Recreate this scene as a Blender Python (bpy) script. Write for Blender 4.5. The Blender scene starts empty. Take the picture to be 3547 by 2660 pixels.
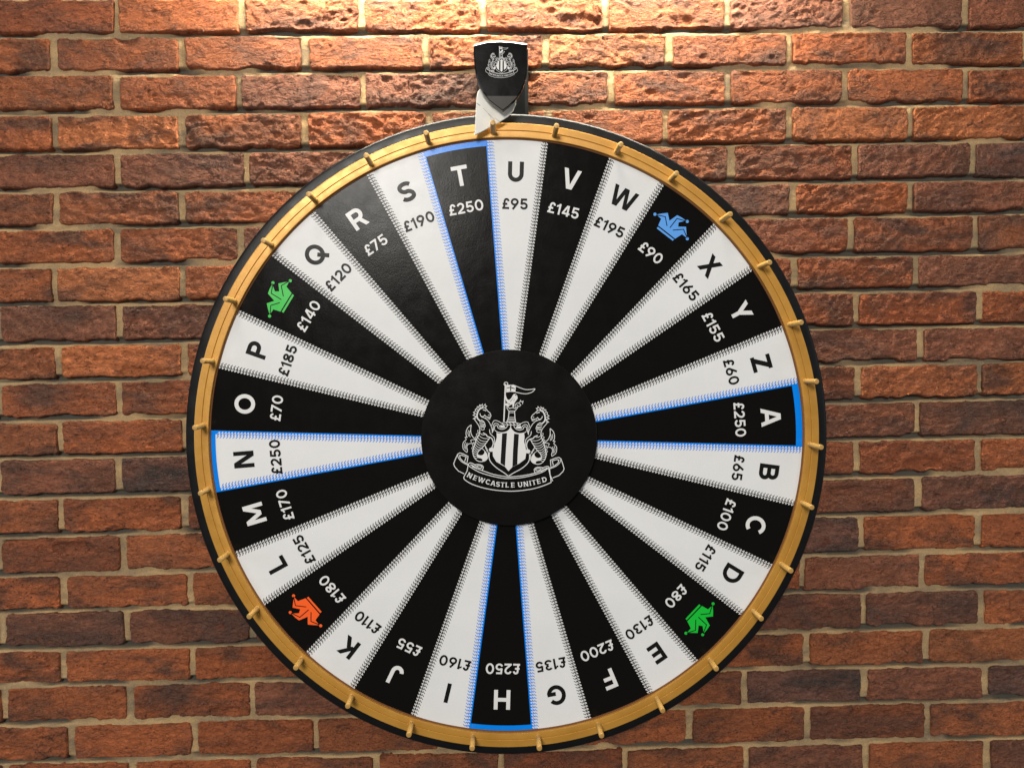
import bpy, bmesh, math, random
import numpy as np
from mathutils import Vector, Matrix

random.seed(7)
scene = bpy.context.scene
COL = scene.collection
rad = math.radians

# ------------------------------------------------------------------ camera
# World: X right along the wall, Z up, brick faces at y = 0, the camera on the -Y side.
F_PX, W_PX, H_PX = 2758.0, 3547.0, 2660.0      # 28 mm equivalent
DIST = 1.58                                     # camera to brick face (m)
FOOT = (1719.0, 1252.0)                         # where the wall's normal through the lens meets the picture
ROLL = rad(0.874)

def _cam(px, py):
    return Vector(((px - W_PX/2)/F_PX, -(py - H_PX/2)/F_PX, -1.0))
_n = _cam(*FOOT).normalized()
_v = Vector((math.cos(ROLL), math.sin(ROLL), 0))
_x = (_v - _v.dot(_n)*_n).normalized()
_z = _x.cross(_n)
RW = Matrix((_x, _n, _z))                       # camera -> world rotation
CAM = Vector((0, -DIST, 0))

def P(px, py, h=0.0):
    """point of the photograph carried onto the plane y = -h"""
    d = RW @ _cam(px, py)
    return CAM + d*((DIST - h)/d.y)
S0 = F_PX/(DIST - 0.075)                        # pixels per metre on the wheel face

cd = bpy.data.cameras.new('camera')
cam = bpy.data.objects.new('camera', cd); COL.objects.link(cam)
cd.sensor_fit = 'HORIZONTAL'; cd.sensor_width = 36.0; cd.lens = 36.0*F_PX/W_PX
cd.clip_start = 0.02; cd.clip_end = 50
m4 = RW.to_4x4(); m4.translation = CAM
cam.matrix_world = m4
scene.camera = cam

# ------------------------------------------------------------------ light
wd = bpy.data.worlds.new('World'); scene.world = wd; wd.use_nodes = True
bg = wd.node_tree.nodes['Background']
bg.inputs['Color'].default_value = (0.90, 0.94, 1.0, 1); bg.inputs['Strength'].default_value = 0.12

def lamp(name, kind, loc, target, power, color, **kw):
    ld = bpy.data.lights.new(name, kind); ld.energy = power; ld.color = color
    for k, v in kw.items(): setattr(ld, k, v)
    o = bpy.data.objects.new(name, ld); COL.objects.link(o)
    o.location = loc
    o.rotation_euler = (Vector(target) - Vector(loc)).to_track_quat('-Z', 'Y').to_euler()
    return o
# a warm strip of light on the wall just above the picture, the room's ceiling light, and two far windows
lamp('wall_strip_light', 'AREA', (0.04, -0.080, 0.885), (0.04, -0.010, 0.60), 31, (1.0, 0.95, 0.78), shape='RECTANGLE', size=1.04, size_y=0.03)
lamp('ceiling_lamp', 'AREA', (-1.30, -7.0, 2.10), (0, 0, -0.15), 392, (1.0, 0.955, 0.885), shape='DISK', size=1.7)
lamp('overhead_lamp', 'AREA', (-0.8, -3.2, 5.0), (0, 0, -0.2), 78, (1.0, 0.92, 0.80), shape='DISK', size=1.8)
lamp('window_light', 'AREA', (3.6, -2.6, 0.2), (0, 0, -0.1), 17, (0.80, 0.89, 1.0), shape='RECTANGLE', size=1.2, size_y=1.6)
lamp('far_window_light', 'AREA', (-3.6, -1.6, 0.3), (0, 0, -0.1), 20, (0.86, 0.92, 1.0), shape='RECTANGLE', size=1.0, size_y=1.4)
vs = scene.view_settings
vs.view_transform = 'Standard'; vs.look = 'None'; vs.exposure = 0; vs.gamma = 1

# ------------------------------------------------------------------ materials
def new_mat(name):
    m = bpy.data.materials.new(name); m.use_nodes = True
    nt = m.node_tree
    return m, nt, nt.nodes['Principled BSDF']
def node(nt, t, **kw):
    n = nt.nodes.new(t)
    for k, v in kw.items():
        if k in n.inputs.keys(): n.inputs[k].default_value = v
        else: setattr(n, k, v)
    return n
def ramp(nt, src, p0, p1, c0=(0,0,0,1), c1=(1,1,1,1)):
    r = nt.nodes.new('ShaderNodeValToRGB')
    r.color_ramp.elements[0].position = p0; r.color_ramp.elements[1].position = p1
    r.color_ramp.elements[0].color = c0; r.color_ramp.elements[1].color = c1
    nt.links.new(src, r.inputs[0]); return r.outputs[0]
def mix(nt, fac, a, b, mode='MIX'):
    n = nt.nodes.new('ShaderNodeMix'); n.data_type = 'RGBA'; n.blend_type = mode
    for sock, v in ((n.inputs[0], fac), (n.inputs[6], a), (n.inputs[7], b)):
        if isinstance(v, bpy.types.NodeSocket): nt.links.new(v, sock)
        else: sock.default_value = v
    return n.outputs[2]
def math_n(nt, op, a, b):
    n = nt.nodes.new('ShaderNodeMath'); n.operation = op
    for i, v in enumerate((a, b)):
        if isinstance(v, bpy.types.NodeSocket): nt.links.new(v, n.inputs[i])
        else: n.inputs[i].default_value = v
    return n.outputs[0]
def noise(nt, vec, scale, detail=4, rough=0.55, dist=0.0):
    n = node(nt, 'ShaderNodeTexNoise', Scale=scale, Detail=detail, Roughness=rough, Distortion=dist)
    nt.links.new(vec, n.inputs['Vector']); return n.outputs['Fac']
def bump(nt, height, dist, strength=1.0, normal=None):
    b = node(nt, 'ShaderNodeBump', Distance=dist, Strength=strength)
    nt.links.new(height, b.inputs['Height'])
    if normal is not None: nt.links.new(normal, b.inputs['Normal'])
    return b.outputs['Normal']

def brick_material():
    m, nt, bs = new_mat('brick_clay')
    tc = nt.nodes.new('ShaderNodeTexCoord'); oi = nt.nodes.new('ShaderNodeObjectInfo')
    off = nt.nodes.new('ShaderNodeVectorMath'); off.operation = 'MULTIPLY_ADD'
    cx = nt.nodes.new('ShaderNodeCombineXYZ')
    for i in range(3): nt.links.new(oi.outputs['Random'], cx.inputs[i])
    nt.links.new(cx.outputs[0], off.inputs[0]); off.inputs[1].default_value = (37, 91, 53)
    nt.links.new(tc.outputs['Object'], off.inputs[2])
    v = off.outputs[0]
    st = nt.nodes.new('ShaderNodeVectorMath'); st.operation = 'MULTIPLY'
    nt.links.new(v, st.inputs[0]); st.inputs[1].default_value = (0.55, 1, 1.25); vs_ = st.outputs[0]
    base = oi.outputs['Color']
    c = mix(nt, ramp(nt, noise(nt, vs_, 13, 5, 0.6, 0.6), 0.46, 0.66), base, (0.150, 0.060, 0.033, 1))   # dull burnt face
    alpha = oi.outputs['Alpha']
    dark = math_n(nt, 'MULTIPLY', ramp(nt, noise(nt, vs_, 9, 4, 0.6, 0.8), 0.44, 0.60), math_n(nt, 'SUBTRACT', 1.0, alpha))
    c = mix(nt, dark, c, (0.070, 0.046, 0.038, 1))
    c = mix(nt, ramp(nt, noise(nt, v, 22, 6, 0.7), 0.60, 0.82, c1=(0.4,0.4,0.4,1)), c, (0.38, 0.18, 0.085, 1))     # worn dusty skin
    c = mix(nt, ramp(nt, noise(nt, v, 40, 6, 0.7, 0.5), 0.60, 0.68, c1=(0.6,0.6,0.6,1)), c, (0.19, 0.034, 0.010, 1)) # raw red clay
    spot = ramp(nt, noise(nt, vs_, 70, 5, 0.7, 1.2), 0.57, 0.66, c1=(0.75,0.75,0.75,1))
    c = mix(nt, spot, c, (0.085, 0.030, 0.020, 1))      # sooty creases
    fine = ramp(nt, noise(nt, v, 160, 6, 0.7), 0.25, 0.75, (0.66,0.66,0.66,1), (1.24,1.24,1.24,1))
    c = mix(nt, 1.0, c, fine, 'MULTIPLY')
    c = mix(nt, ramp(nt, noise(nt, v, 330, 3, 0.6), 0.66, 0.71, c1=(0.65,0.65,0.65,1)), c, (0.05, 0.025, 0.018, 1))
    nt.links.new(c, bs.inputs['Base Color'])
    bs.inputs['Roughness'].default_value = 0.82
    bs.inputs['Specular IOR Level'].default_value = 0.35
    vq = node(nt, 'ShaderNodeTexVoronoi', Scale=120); nt.links.new(v, vq.inputs['Vector'])
    hole = math_n(nt, 'MULTIPLY', ramp(nt, vq.outputs['Distance'], 0.14, 0.26, (1,1,1,1), (0,0,0,1)), ramp(nt, noise(nt, v, 34, 2), 0.55, 0.60))
    c = mix(nt, math_n(nt, 'MULTIPLY', hole, 0.85), c, (0.045, 0.020, 0.014, 1))      # burnt-out pits
    nt.links.new(c, bs.inputs['Base Color'])
    h1 = noise(nt, vs_, 55, 8, 0.68, 1.6)
    cr = ramp(nt, noise(nt, vs_, 38, 5, 0.62, 2.4), 0.47, 0.53)
    h2 = noise(nt, v, 240, 5, 0.7)
    dv = nt.nodes.new('ShaderNodeVectorMath'); dv.operation = 'MULTIPLY_ADD'
    nn = node(nt, 'ShaderNodeTexNoise', Scale=45, Detail=4, Roughness=0.65); nt.links.new(vs_, nn.inputs['Vector'])
    nt.links.new(nn.outputs['Color'], dv.inputs[0]); dv.inputs[1].default_value = (0.03, 0.03, 0.03); nt.links.new(vs_, dv.inputs[2])
    vo = node(nt, 'ShaderNodeTexVoronoi', Scale=58); vo.feature = 'DISTANCE_TO_EDGE'; nt.links.new(dv.outputs[0], vo.inputs['Vector'])
    crack = math_n(nt, 'MULTIPLY', ramp(nt, vo.outputs['Distance'], 0.0, 0.10), ramp(nt, noise(nt, v, 30, 3), 0.42, 0.60))
    vp = node(nt, 'ShaderNodeTexVoronoi', Scale=150); nt.links.new(v, vp.inputs['Vector'])
    pit = math_n(nt, 'MULTIPLY', ramp(nt, vp.outputs['Distance'], 0.12, 0.34, (1,1,1,1), (0,0,0,1)), ramp(nt, noise(nt, v, 60, 3), 0.56, 0.66))
    n1 = bump(nt, h1, 0.0115, 1.0)
    n1 = bump(nt, crack, 0.0024, 1.0, n1)
    pb_ = node(nt, 'ShaderNodeBump', Distance=0.0016, Strength=1.0); pb_.invert = True
    nt.links.new(pit, pb_.inputs['Height']); nt.links.new(n1, pb_.inputs['Normal']); n1 = pb_.outputs['Normal']
    n2 = bump(nt, cr, 0.0010, 0.8, n1)
    n3 = bump(nt, h2, 0.0019, 0.9, n2)
    nt.links.new(n3, bs.inputs['Normal'])
    return m

def mortar_material():
    m, nt, bs = new_mat('mortar_sand')
    tc = nt.nodes.new('ShaderNodeTexCoord'); v = tc.outputs['Object']
    st = nt.nodes.new('ShaderNodeVectorMath'); st.operation = 'MULTIPLY'
    nt.links.new(v, st.inputs[0]); st.inputs[1].default_value = (0.35, 1, 1.0)
    c = mix(nt, ramp(nt, noise(nt, st.outputs[0], 16, 6, 0.65), 0.42, 0.64), (0.46, 0.305, 0.150, 1), (0.215, 0.158, 0.098, 1))
    c = mix(nt, ramp(nt, noise(nt, v, 45, 5, 0.7), 0.58, 0.74, c1=(0.7,0.7,0.7,1)), c, (0.46, 0.36, 0.22, 1))
    c = mix(nt, 1.0, c, ramp(nt, noise(nt, v, 420, 5, 0.75), 0.3, 0.7, (0.66,0.66,0.66,1), (1.2,1.2,1.2,1)), 'MULTIPLY')
    at = node(nt, 'ShaderNodeAttribute'); at.attribute_name = 'shade_stain'      # shade under the bricks, with some grey staining, painted into the bed joints
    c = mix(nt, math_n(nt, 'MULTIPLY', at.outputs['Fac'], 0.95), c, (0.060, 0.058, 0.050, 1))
    nt.links.new(c, bs.inputs['Base Color']); bs.inputs['Roughness'].default_value = 0.92
    bs.inputs['Specular IOR Level'].default_value = 0.2
    n1 = bump(nt, noise(nt, v, 90, 6, 0.7), 0.004, 0.7)
    n2 = bump(nt, noise(nt, v, 500, 4, 0.7), 0.0010, 0.9, n1)
    nt.links.new(n2, bs.inputs['Normal'])
    return m

def vinyl(name, col, rough=0.33, spec=0.4, grain=0.00014):
    m, nt, bs = new_mat(name)
    tc = nt.nodes.new('ShaderNodeTexCoord'); v = tc.outputs['Object']
    c = mix(nt, ramp(nt, noise(nt, v, 9, 4), 0.35, 0.75), (*col, 1), tuple(x*0.93 for x in col) + (1,))
    nt.links.new(c, bs.inputs['Base Color'])
    r = ramp(nt, noise(nt, v, 30, 5, 0.6), 0.3, 0.75, (rough*0.82,)*3 + (1,), (rough*1.3,)*3 + (1,))
    nt.links.new(r, bs.inputs['Roughness'])
    bs.inputs['Specular IOR Level'].default_value = spec
    n1 = bump(nt, noise(nt, v, 26, 3), 0.0004, 0.5)
    n2 = bump(nt, noise(nt, v, 300, 4, 0.65), grain, 0.8, n1)
    nt.links.new(n2, bs.inputs['Normal'])
    return m

def gold_material(name, col, rough, metal):
    m, nt, bs = new_mat(name)
    tc = nt.nodes.new('ShaderNodeTexCoord'); v = tc.outputs['Object']
    c = mix(nt, ramp(nt, noise(nt, v, 12, 6, 0.65), 0.35, 0.72), (*col, 1), (col[0]*0.86, col[1]*0.80, col[2]*0.70, 1))
    c = mix(nt, ramp(nt, noise(nt, v, 70, 5, 0.7), 0.66, 0.78, c1=(0.5,)*3 + (1,)), c, (col[0]*0.5, col[1]*0.5, col[2]*0.45, 1))
    nt.links.new(c, bs.inputs['Base Color'])
    bs.inputs['Metallic'].default_value = metal
    r = ramp(nt, noise(nt, v, 50, 5, 0.6), 0.3, 0.75, (rough*0.85,)*3 + (1,), (rough*1.25,)*3 + (1,))
    nt.links.new(r, bs.inputs['Roughness'])
    nt.links.new(bump(nt, noise(nt, v, 350, 4, 0.6), 0.0003, 0.6), bs.inputs['Normal'])
    return m

M_BRICK = brick_material(); M_MORTAR = mortar_material()
M_WHITE = vinyl('white_vinyl', (0.74, 0.74, 0.735), 0.26, 0.10)
M_BLACK = vinyl('black_vinyl', (0.0056, 0.0053, 0.0046), 0.19, 0.060)
M_BLUE = vinyl('blue_vinyl', (0.001, 0.225, 0.86), 0.24, 0.2)
M_GREEN = vinyl('green_print', (0.003, 0.50, 0.035), 0.38)
M_ORANGE = vinyl('orange_print', (0.95, 0.115, 0.012), 0.38)
M_SKY = vinyl('light_blue_print', (0.09, 0.33, 0.80), 0.38)
M_WPRINT = vinyl('white_print', (0.72, 0.715, 0.70), 0.30, 0.2)
M_BPRINT = vinyl('black_print', (0.009, 0.009, 0.0085), 0.30, 0.10)
M_GOLD = gold_material('gold_lacquer', (0.54, 0.272, 0.042), 0.36, 0.25)
M_PEG = gold_material('gold_dowel', (0.50, 0.30, 0.085), 0.42, 0.08)
M_EDGE = vinyl('black_edging', (0.0058, 0.006, 0.0062), 0.34, 0.2, 0.0002)
M_POST = vinyl('black_board', (0.006, 0.0065, 0.0065), 0.45, 0.12, 0.0002)
M_ACRYL = vinyl('black_acrylic', (0.006, 0.006, 0.006), 0.14, 0.16, 0.00005)
M_SMOKE = vinyl('smoky_acrylic', (0.034, 0.030, 0.026), 0.30, 0.15, 0.00005)
M_LEATH = vinyl('white_leather', (0.70, 0.69, 0.64), 0.45, 0.4, 0.0005)
M_SCRATCH = vinyl('scuff', (0.16, 0.15, 0.13), 0.5)
M_STEEL, _nt, _b = new_mat('brushed_steel'); _b.inputs['Metallic'].default_value = 1
_b.inputs['Base Color'].default_value = (0.45, 0.45, 0.46, 1); _b.inputs['Roughness'].default_value = 0.35

# ------------------------------------------------------------------ object helpers
def empty(name, loc, label, cat):
    o = bpy.data.objects.new(name, None); COL.objects.link(o); o.location = loc
    o['label'] = label; o['category'] = cat; o.empty_display_size = 0.1
    return o
def mesh_obj(name, verts, faces, mats, parent=None, fmat=None, smooth=False, label=None, origin=None):
    """verts in world coordinates; the object's origin is `origin` (default: middle of its bounds)"""
    V = np.asarray(verts, dtype=float)
    if origin is None: origin = (V.min(0) + V.max(0))/2
    o3 = np.asarray(origin, float)
    me = bpy.data.meshes.new(name); me.from_pydata((V - o3).tolist(), [], faces)
    for m in (mats if isinstance(mats, (list, tuple)) else [mats]): me.materials.append(m)
    if fmat is not None: me.polygons.foreach_set('material_index', fmat)
    if smooth: me.polygons.foreach_set('use_smooth', [True]*len(me.polygons))
    me.update()
    o = bpy.data.objects.new(name, me); COL.objects.link(o); o.location = o3
    if parent is not None:
        o.parent = parent
        p = Vector((0, 0, 0)); q = parent
        while q is not None: p += q.location; q = q.parent
        o.location = Vector(o3) - p
    if label: o['label'] = label
    return o

# ------------------------------------------------------------------ numpy noise
def _hash(ix, iy, seed):
    h = (ix*374761393 + iy*668265263 + seed*1442695041) & 0xffffffff
    h = ((h ^ (h >> 13))*1274126177) & 0xffffffff
    return ((h ^ (h >> 16)) & 0xffff)/65535.0
def vnoise(x, y, seed):
    ix = np.floor(x).astype(np.int64); iy = np.floor(y).astype(np.int64)
    fx = x - ix; fy = y - iy
    fx = fx*fx*fx*(fx*(fx*6-15)+10); fy = fy*fy*fy*(fy*(fy*6-15)+10)
    a = _hash(ix, iy, seed); b = _hash(ix+1, iy, seed); c = _hash(ix, iy+1, seed); d = _hash(ix+1, iy+1, seed)
    return ((a*(1-fx)+b*fx)*(1-fy) + (c*(1-fx)+d*fx)*fy)*2 - 1
def fbm(x, y, seed, oct=4, gain=0.5):
    s = 0; a = 1; t = 0
    for i in range(oct):
        s = s + a*vnoise(x, y, seed + i*17); t += a; a *= gain; x = x*2.03 + 5.1; y = y*2.03 + 1.7
    return s/t
def sstep(a, b, x):
    t = np.clip((x-a)/(b-a), 0, 1); return t*t*(3-2*t)

# ------------------------------------------------------------------ the brick wall
T = 1.8433
YL = [124, 254.5, 392, 529, 659, 789, 921, 1053.6, 1192, 1319, 1454, 1584, 1722, 1856, 1990.5, 2118, 2248, 2373, 2507, 2639]
YR = [105.8, 230.6, 362, 489.5, 622, 743, 879, 1002, 1129.5, 1257, 1384.5, 1516, 1645, 1775, 1911, 2042.6, 2176.6, 2305, 2430, 2563]
YL = [-142, -9] + YL + [2772, 2905]
YR = [-148, -19] + YR + [2693, 2822]
XJ = [
 [184, 627, 1055, 1474, 1892, 2320, 2735, 3153, 3562],                        # the course above the picture
 [-28, 401, 835.5, 1251.5, 1671, 2100.5, 2523, 2935.6, 3348, 3760],
 [-240, 184.4, 626.6, 1055, 1474, 1891.7, 2320.3, 2735, 3152.6, 3556],
 [-25, 399, 827, 1257, 1688, 2119.6, 2523, 2933, 3348, 3757],
 [-235, 190, 629, 1055, 1485, 1902.5, 2306.7, 2735, 3155, 3565],
 [-22, 404, 852, 1278, 1700, 2118, 2534, 2963, 3370, 3775],
 [-232, 192.6, 629, 1060, 1485, 1907, 2330, 2748.5, 3155, 3566],
 [-20, 404, 833, 1262, 1690, 2112, 2533, 2949, 3378, 3785],
 [-238, 187, 632, 1061, 1487, 1910, 2334, 2754, 3176, 3580],
 [-8, 412, 845, 1272, 1698, 2122, 2545, 2968, 3392, 3778],
 [-225, 201, 640, 1068, 1494, 1920, 2346, 2770, 3193, 3596],
 [-6, 412, 846, 1274, 1700, 2126, 2550, 2973.6, 3394, 3795],
 [-212, 209, 643, 1070, 1496, 1920, 2344, 2768, 3180, 3588],
 [-8, 409.6, 842, 1268, 1694, 2120, 2544, 2968, 3388.6, 3792],
 [-215, 209, 640, 1068, 1494, 1920, 2346, 2770, 3182.5, 3590],
 [-5, 426, 856, 1282, 1710, 2136, 2562, 2987, 3388.6, 3795],
 [-200, 217, 659, 1086, 1510, 1936, 2360, 2781, 3196, 3604],
 [5.4, 436.7, 873.4, 1298, 1722, 2146, 2570, 2992.6, 3402, 3806],
 [-205, 219.7, 667, 1094, 1520, 1946, 2392, 2794.6, 3209.6, 3612],
 [16, 450, 873.4, 1300, 1728, 2155, 2580, 2995, 3415.7, 3818],
 [-190, 247, 672.7, 1093, 1526, 1958, 2387.7, 2797, 3215, 3618],
 [20, 458, 879, 1304, 1738, 2165, 2585.7, 3000.7, 3421, 3824],
 [-188, 250, 680, 1100, 1530, 1960, 2390, 2800, 3220, 3622],
]
PAL = {'r': (0.390, 0.112, 0.038), 'o': (0.430, 0.134, 0.046), 'b': (0.270, 0.094, 0.048), 'p': (0.190, 0.079, 0.051), 'd': (0.300, 0.085, 0.032)}
TONES = ['rrrrrrrrr', 'drrrrrbbbb', 'rrrrrorrrr', 'rrbbrrrrrr', 'rorrrrroor', 'bbbrrrdbpp', 'rrrbrrbrbb', 'rrbrrrddrr',
         'rorbrrddbb', 'bbdrrrddrb', 'rorrrrdbbb', 'rrprrrdror', 'rrdrrrdbbb', 'bpdrrrddrr', 'rrdrrrdbpp', 'drrrrdprrb',
         'rrrbrrrbrr', 'bbbrrrbbrb', 'rrrorrrror', 'rrbprrpbpr', 'rrrrdrrdrr', 'rrrrdrbrbb', 'rrrrrrrrr']

# Empty at the foot of the wall
zbot = P(1773, 2900).z
wall = empty('brick_wall', (0, 0, zbot), 'rough red brick wall with sandy recessed mortar, lit by a warm lamp at the top', 'wall')

def brick(x0, x1, z0l, z1l, z0r, z1r, tone, seed):
    rnd = random.Random(seed)
    w = x1 - x0; cx = (x0+x1)/2
    t0 = (z0l + z0r)/2; t1 = (z1l+z1r)/2
    h = t1 - t0; cz = (t0+t1)/2; slope = ((z0r - z0l) + (z1r - z1l))/2/w
    nx, ny = 78, 26
    e = 0.0014
    def axis(n, half):                       # grid lines crowd towards the arrises
        s = np.linspace(-1, 1, n+1)
        s = np.sign(s)*(1 - (1-np.abs(s))**1.35)
        return s*(half + e)
    u, v = np.meshgrid(axis(nx, w/2), axis(ny, h/2))
    so = seed*3.7
    # uneven outline
    r = rnd.uniform(0.004, 0.011)
    qx = np.abs(u) - (w/2 - r); qy = np.abs(v) - (h/2 - r)
    sd = r - (np.hypot(np.maximum(qx, 0), np.maximum(qy, 0)) + np.minimum(np.maximum(qx, qy), 0))   # depth inside the outline
    d = sd + 0.0030*fbm(u*30 + so, v*34, seed, 4) + 0.0013*fbm(u*140 + so, v*140, seed+5, 2)
    # spalled lower arris on some bricks, on the upper one of a few
    sp = rnd.random()
    if sp < 0.5:
        bite = np.maximum(0, fbm(u*26 + so, v*7, seed+9, 3) + rnd.uniform(-0.15, 0.15))
        d = d - bite*0.014*sstep(0.016, 0.0, v + h/2)
    elif sp < 0.7:
        bite = np.maximum(0, fbm(u*20 + so, v*7, seed+11, 3))
        d = d - bite*0.010*sstep(0.012, 0.0, h/2 - v)
    top = rnd.uniform(-0.0012, 0.0016)
    y = top + 0.0012*fbm(u*9 + so, v*11, seed+20, 3)
    ang = rnd.uniform(-0.5, 0.7)
    uu = u*math.cos(ang) + v*math.sin(ang); vv = -u*math.sin(ang) + v*math.cos(ang)
    rough = rnd.choice((rnd.uniform(0.45, 0.9), rnd.uniform(0.9, 1.7)))
    ridg = 1 - np.abs(fbm(uu*30 + so, vv*62, seed+31, 4))*2.2
    y = y + rough*0.0020*np.clip(ridg, -1, 1)*0.5 + rough*0.0019*fbm(u*75 + so, v*95, seed+40, 3, 0.7)
    crk = np.abs(fbm(uu*14 + so, vv*30, seed+50, 3))
    y = y - rough*0.0022*sstep(0.045, 0.0, crk)*sstep(-0.1, 0.35, vnoise(u*18+so, v*18, seed+51))
    # hollows and pits
    for k in range(rnd.randint(2, 6)):
        px_, pz_ = rnd.uniform(-w/2, w/2), rnd.uniform(-h/2, h/2); pr = rnd.uniform(0.0025, 0.0075)
        dd = np.hypot((u-px_)/rnd.uniform(1, 2.2), v-pz_)/pr
        y = y - rnd.uniform(0.001, 0.0034)*sstep(1.0, 0.45, dd + 0.25*vnoise(u*220, v*220, seed+60+k))
    if rnd.random() < 0.22:                  # a broken scoop out of the face
        px_, pz_ = rnd.uniform(-w/2, w/2), rnd.choice((-1, 1))*h*rnd.uniform(0.15, 0.45)
        dd = np.hypot((u-px_)/rnd.uniform(0.022, 0.050), (v-pz_)/rnd.uniform(0.010, 0.020)) + 0.35*fbm(u*50+so, v*50, seed+80, 3)
        y = y - 0.0045*sstep(1.0, 0.7, dd)
    prof = sstep(-0.0012, 0.0034, d)
    y = y*sstep(-0.0005, 0.004, d) - (1-prof)*0.0240
    X = cx + u; Z = cz + v + slope*u; Y = -y
    n = (nx+1)*(ny+1)
    V = np.stack([X.ravel(), Y.ravel(), Z.ravel()], 1)
    i = np.arange(nx); j = np.arange(ny)
    a = (j[:, None]*(nx+1) + i[None, :]).ravel()
    F = np.stack([a, a+1, a+nx+2, a+nx+1], 1)
    Fl = F.tolist()
    # returns back into the wall, so that the brick is a solid, not a sheet
    ring = list(range(0, nx+1)) + [k*(nx+1)+nx for k in range(1, ny+1)] + [ny*(nx+1)+k for k in range(nx-1, -1, -1)] + [k*(nx+1) for k in range(ny-1, 0, -1)]
    back = V[ring].copy(); back[:, 1] = 0.030
    V = np.vstack([V, back]); L = len(ring)
    for k in range(L):
        k2 = (k+1) % L; Fl.append([ring[k2], ring[k], n+k, n+k2])
    o = mesh_obj('brick', V, Fl, M_BRICK, wall, smooth=True, origin=(cx, 0, cz))
    c = PAL[tone]; g = rnd.uniform(0.86, 1.14); hs = rnd.uniform(0.94, 1.06)
    alpha = {'r': rnd.uniform(0.55, 1.0), 'o': 1.0, 'b': rnd.uniform(0.3, 0.7), 'p': 0.0, 'd': rnd.uniform(0.3, 0.8)}[tone]
    o.color = (c[0]*g*hs, c[1]*g, c[2]*g/hs, alpha)
    return o

# bed joint lines in world z at both sides
PLX, PRX = 160, 3215
bl = [(P(PLX, a), P(PRX, b)) for a, b in zip(YL, YR)]
def bed(i, x):
    a, b = bl[i]; t = (x - a.x)/(b.x - a.x); return a.z + (b.z - a.z)*t
seed = 100
RECTS = []
rj = random.Random(5)
for i in range(len(bl) - 1):
    ypx = lambda xp: (YL[i] + YL[i+1])/2 + ((YR[i]+YR[i+1])/2 - (YL[i]+YL[i+1])/2)*(xp-PLX)/(PRX-PLX)
    xs = [P(xp, ypx(xp)).x for xp in [XJ[i][0]-425] + XJ[i] + [XJ[i][-1]+402]]
    if i == 0 or i == len(bl)-2: pass
    tones = TONES[i]
    for k in range(len(xs)-1):
        gl, gr = rj.uniform(0.0030, 0.0060), rj.uniform(0.0030, 0.0060)
        gt, gb = rj.uniform(0.0018, 0.0042), rj.uniform(0.0022, 0.0046)
        x0, x1 = xs[k] + gl, xs[k+1] - gr
        seed += 1
        RECTS.append((x0, x1, (bed(i+1, x0)+bed(i+1, x1))/2 + gb, (bed(i, x0)+bed(i, x1))/2 - gt))
        brick(x0, x1, bed(i+1, x0) + gb, bed(i, x0) - gt, bed(i+1, x1) + gb, bed(i, x1) - gt, tones[(k-1) % len(tones)], seed)

# mortar: one rough sheet behind the brick faces, struck well back under each brick
mx0, mx1 = P(-660, 1300).x, P(4190, 1300).x
mz0, mz1 = P(1773, 2880).z, P(1773, -130).z
nx, nz = 520, 860
gx, gz = np.meshgrid(np.linspace(mx0, mx1, nx+1), np.linspace(mz0, mz1, nz+1))
gy = 0.0058 + 0.0022*fbm(gx*7, gz*14, 3, 3) + 0.0016*fbm(gx*38, gz*52, 8, 4, 0.6)
tt = np.full_like(gz, 1.0)
for i in range(len(bl)):
    aa, bb = bl[i]; zl = aa.z + (bb.z-aa.z)*(gx-aa.x)/(bb.x-aa.x)
    q_ = gz - zl; tt = np.where(np.abs(q_) < np.abs(tt), q_, tt)
# the bed joints are struck: pressed in under the brick above, nearly flush on the one below
gy = gy + 0.0105*sstep(-0.0026, 0.0006, tt + 0.003*fbm(gx*22, gz*9, 71, 3))*sstep(-0.38, -0.05, fbm(gx*6+3, gz*9, 55, 3))*(1 - sstep(0.007, 0.013, np.abs(tt))) - 0.0012
gy = np.maximum(gy - 0.0020*sstep(0.15, 0.6, fbm(gx*5+9, gz*8, 21, 3)), 0.0014)
for x0, x1, za, zb in RECTS:                    # no mortar pushes through a brick
    ia, ib = np.searchsorted(gx[0], (x0+0.006, x1-0.006)); ja, jb = np.searchsorted(gz[:, 0], (za+0.0065, zb-0.0065))
    gy[ja:jb, ia:ib] = 0.021
V = np.stack([gx.ravel(), gy.ravel(), gz.ravel()], 1)
a = (np.arange(nz)[:, None]*(nx+1) + np.arange(nx)[None, :]).ravel()
shade_mask = sstep(-0.0026, 0.0002, tt + 0.003*fbm(gx*22, gz*9, 71, 3))*sstep(-0.38, -0.05, fbm(gx*6+3, gz*9, 55, 3))*(1 - sstep(0.008, 0.014, np.abs(tt)))  # painted shade and stain along the upper part of each bed joint
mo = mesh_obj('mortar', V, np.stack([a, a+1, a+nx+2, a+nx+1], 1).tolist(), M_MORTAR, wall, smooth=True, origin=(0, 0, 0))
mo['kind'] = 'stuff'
at_ = mo.data.attributes.new('shade_stain', 'FLOAT', 'POINT'); at_.data.foreach_set('value', shade_mask.ravel().astype(np.float32))

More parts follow.
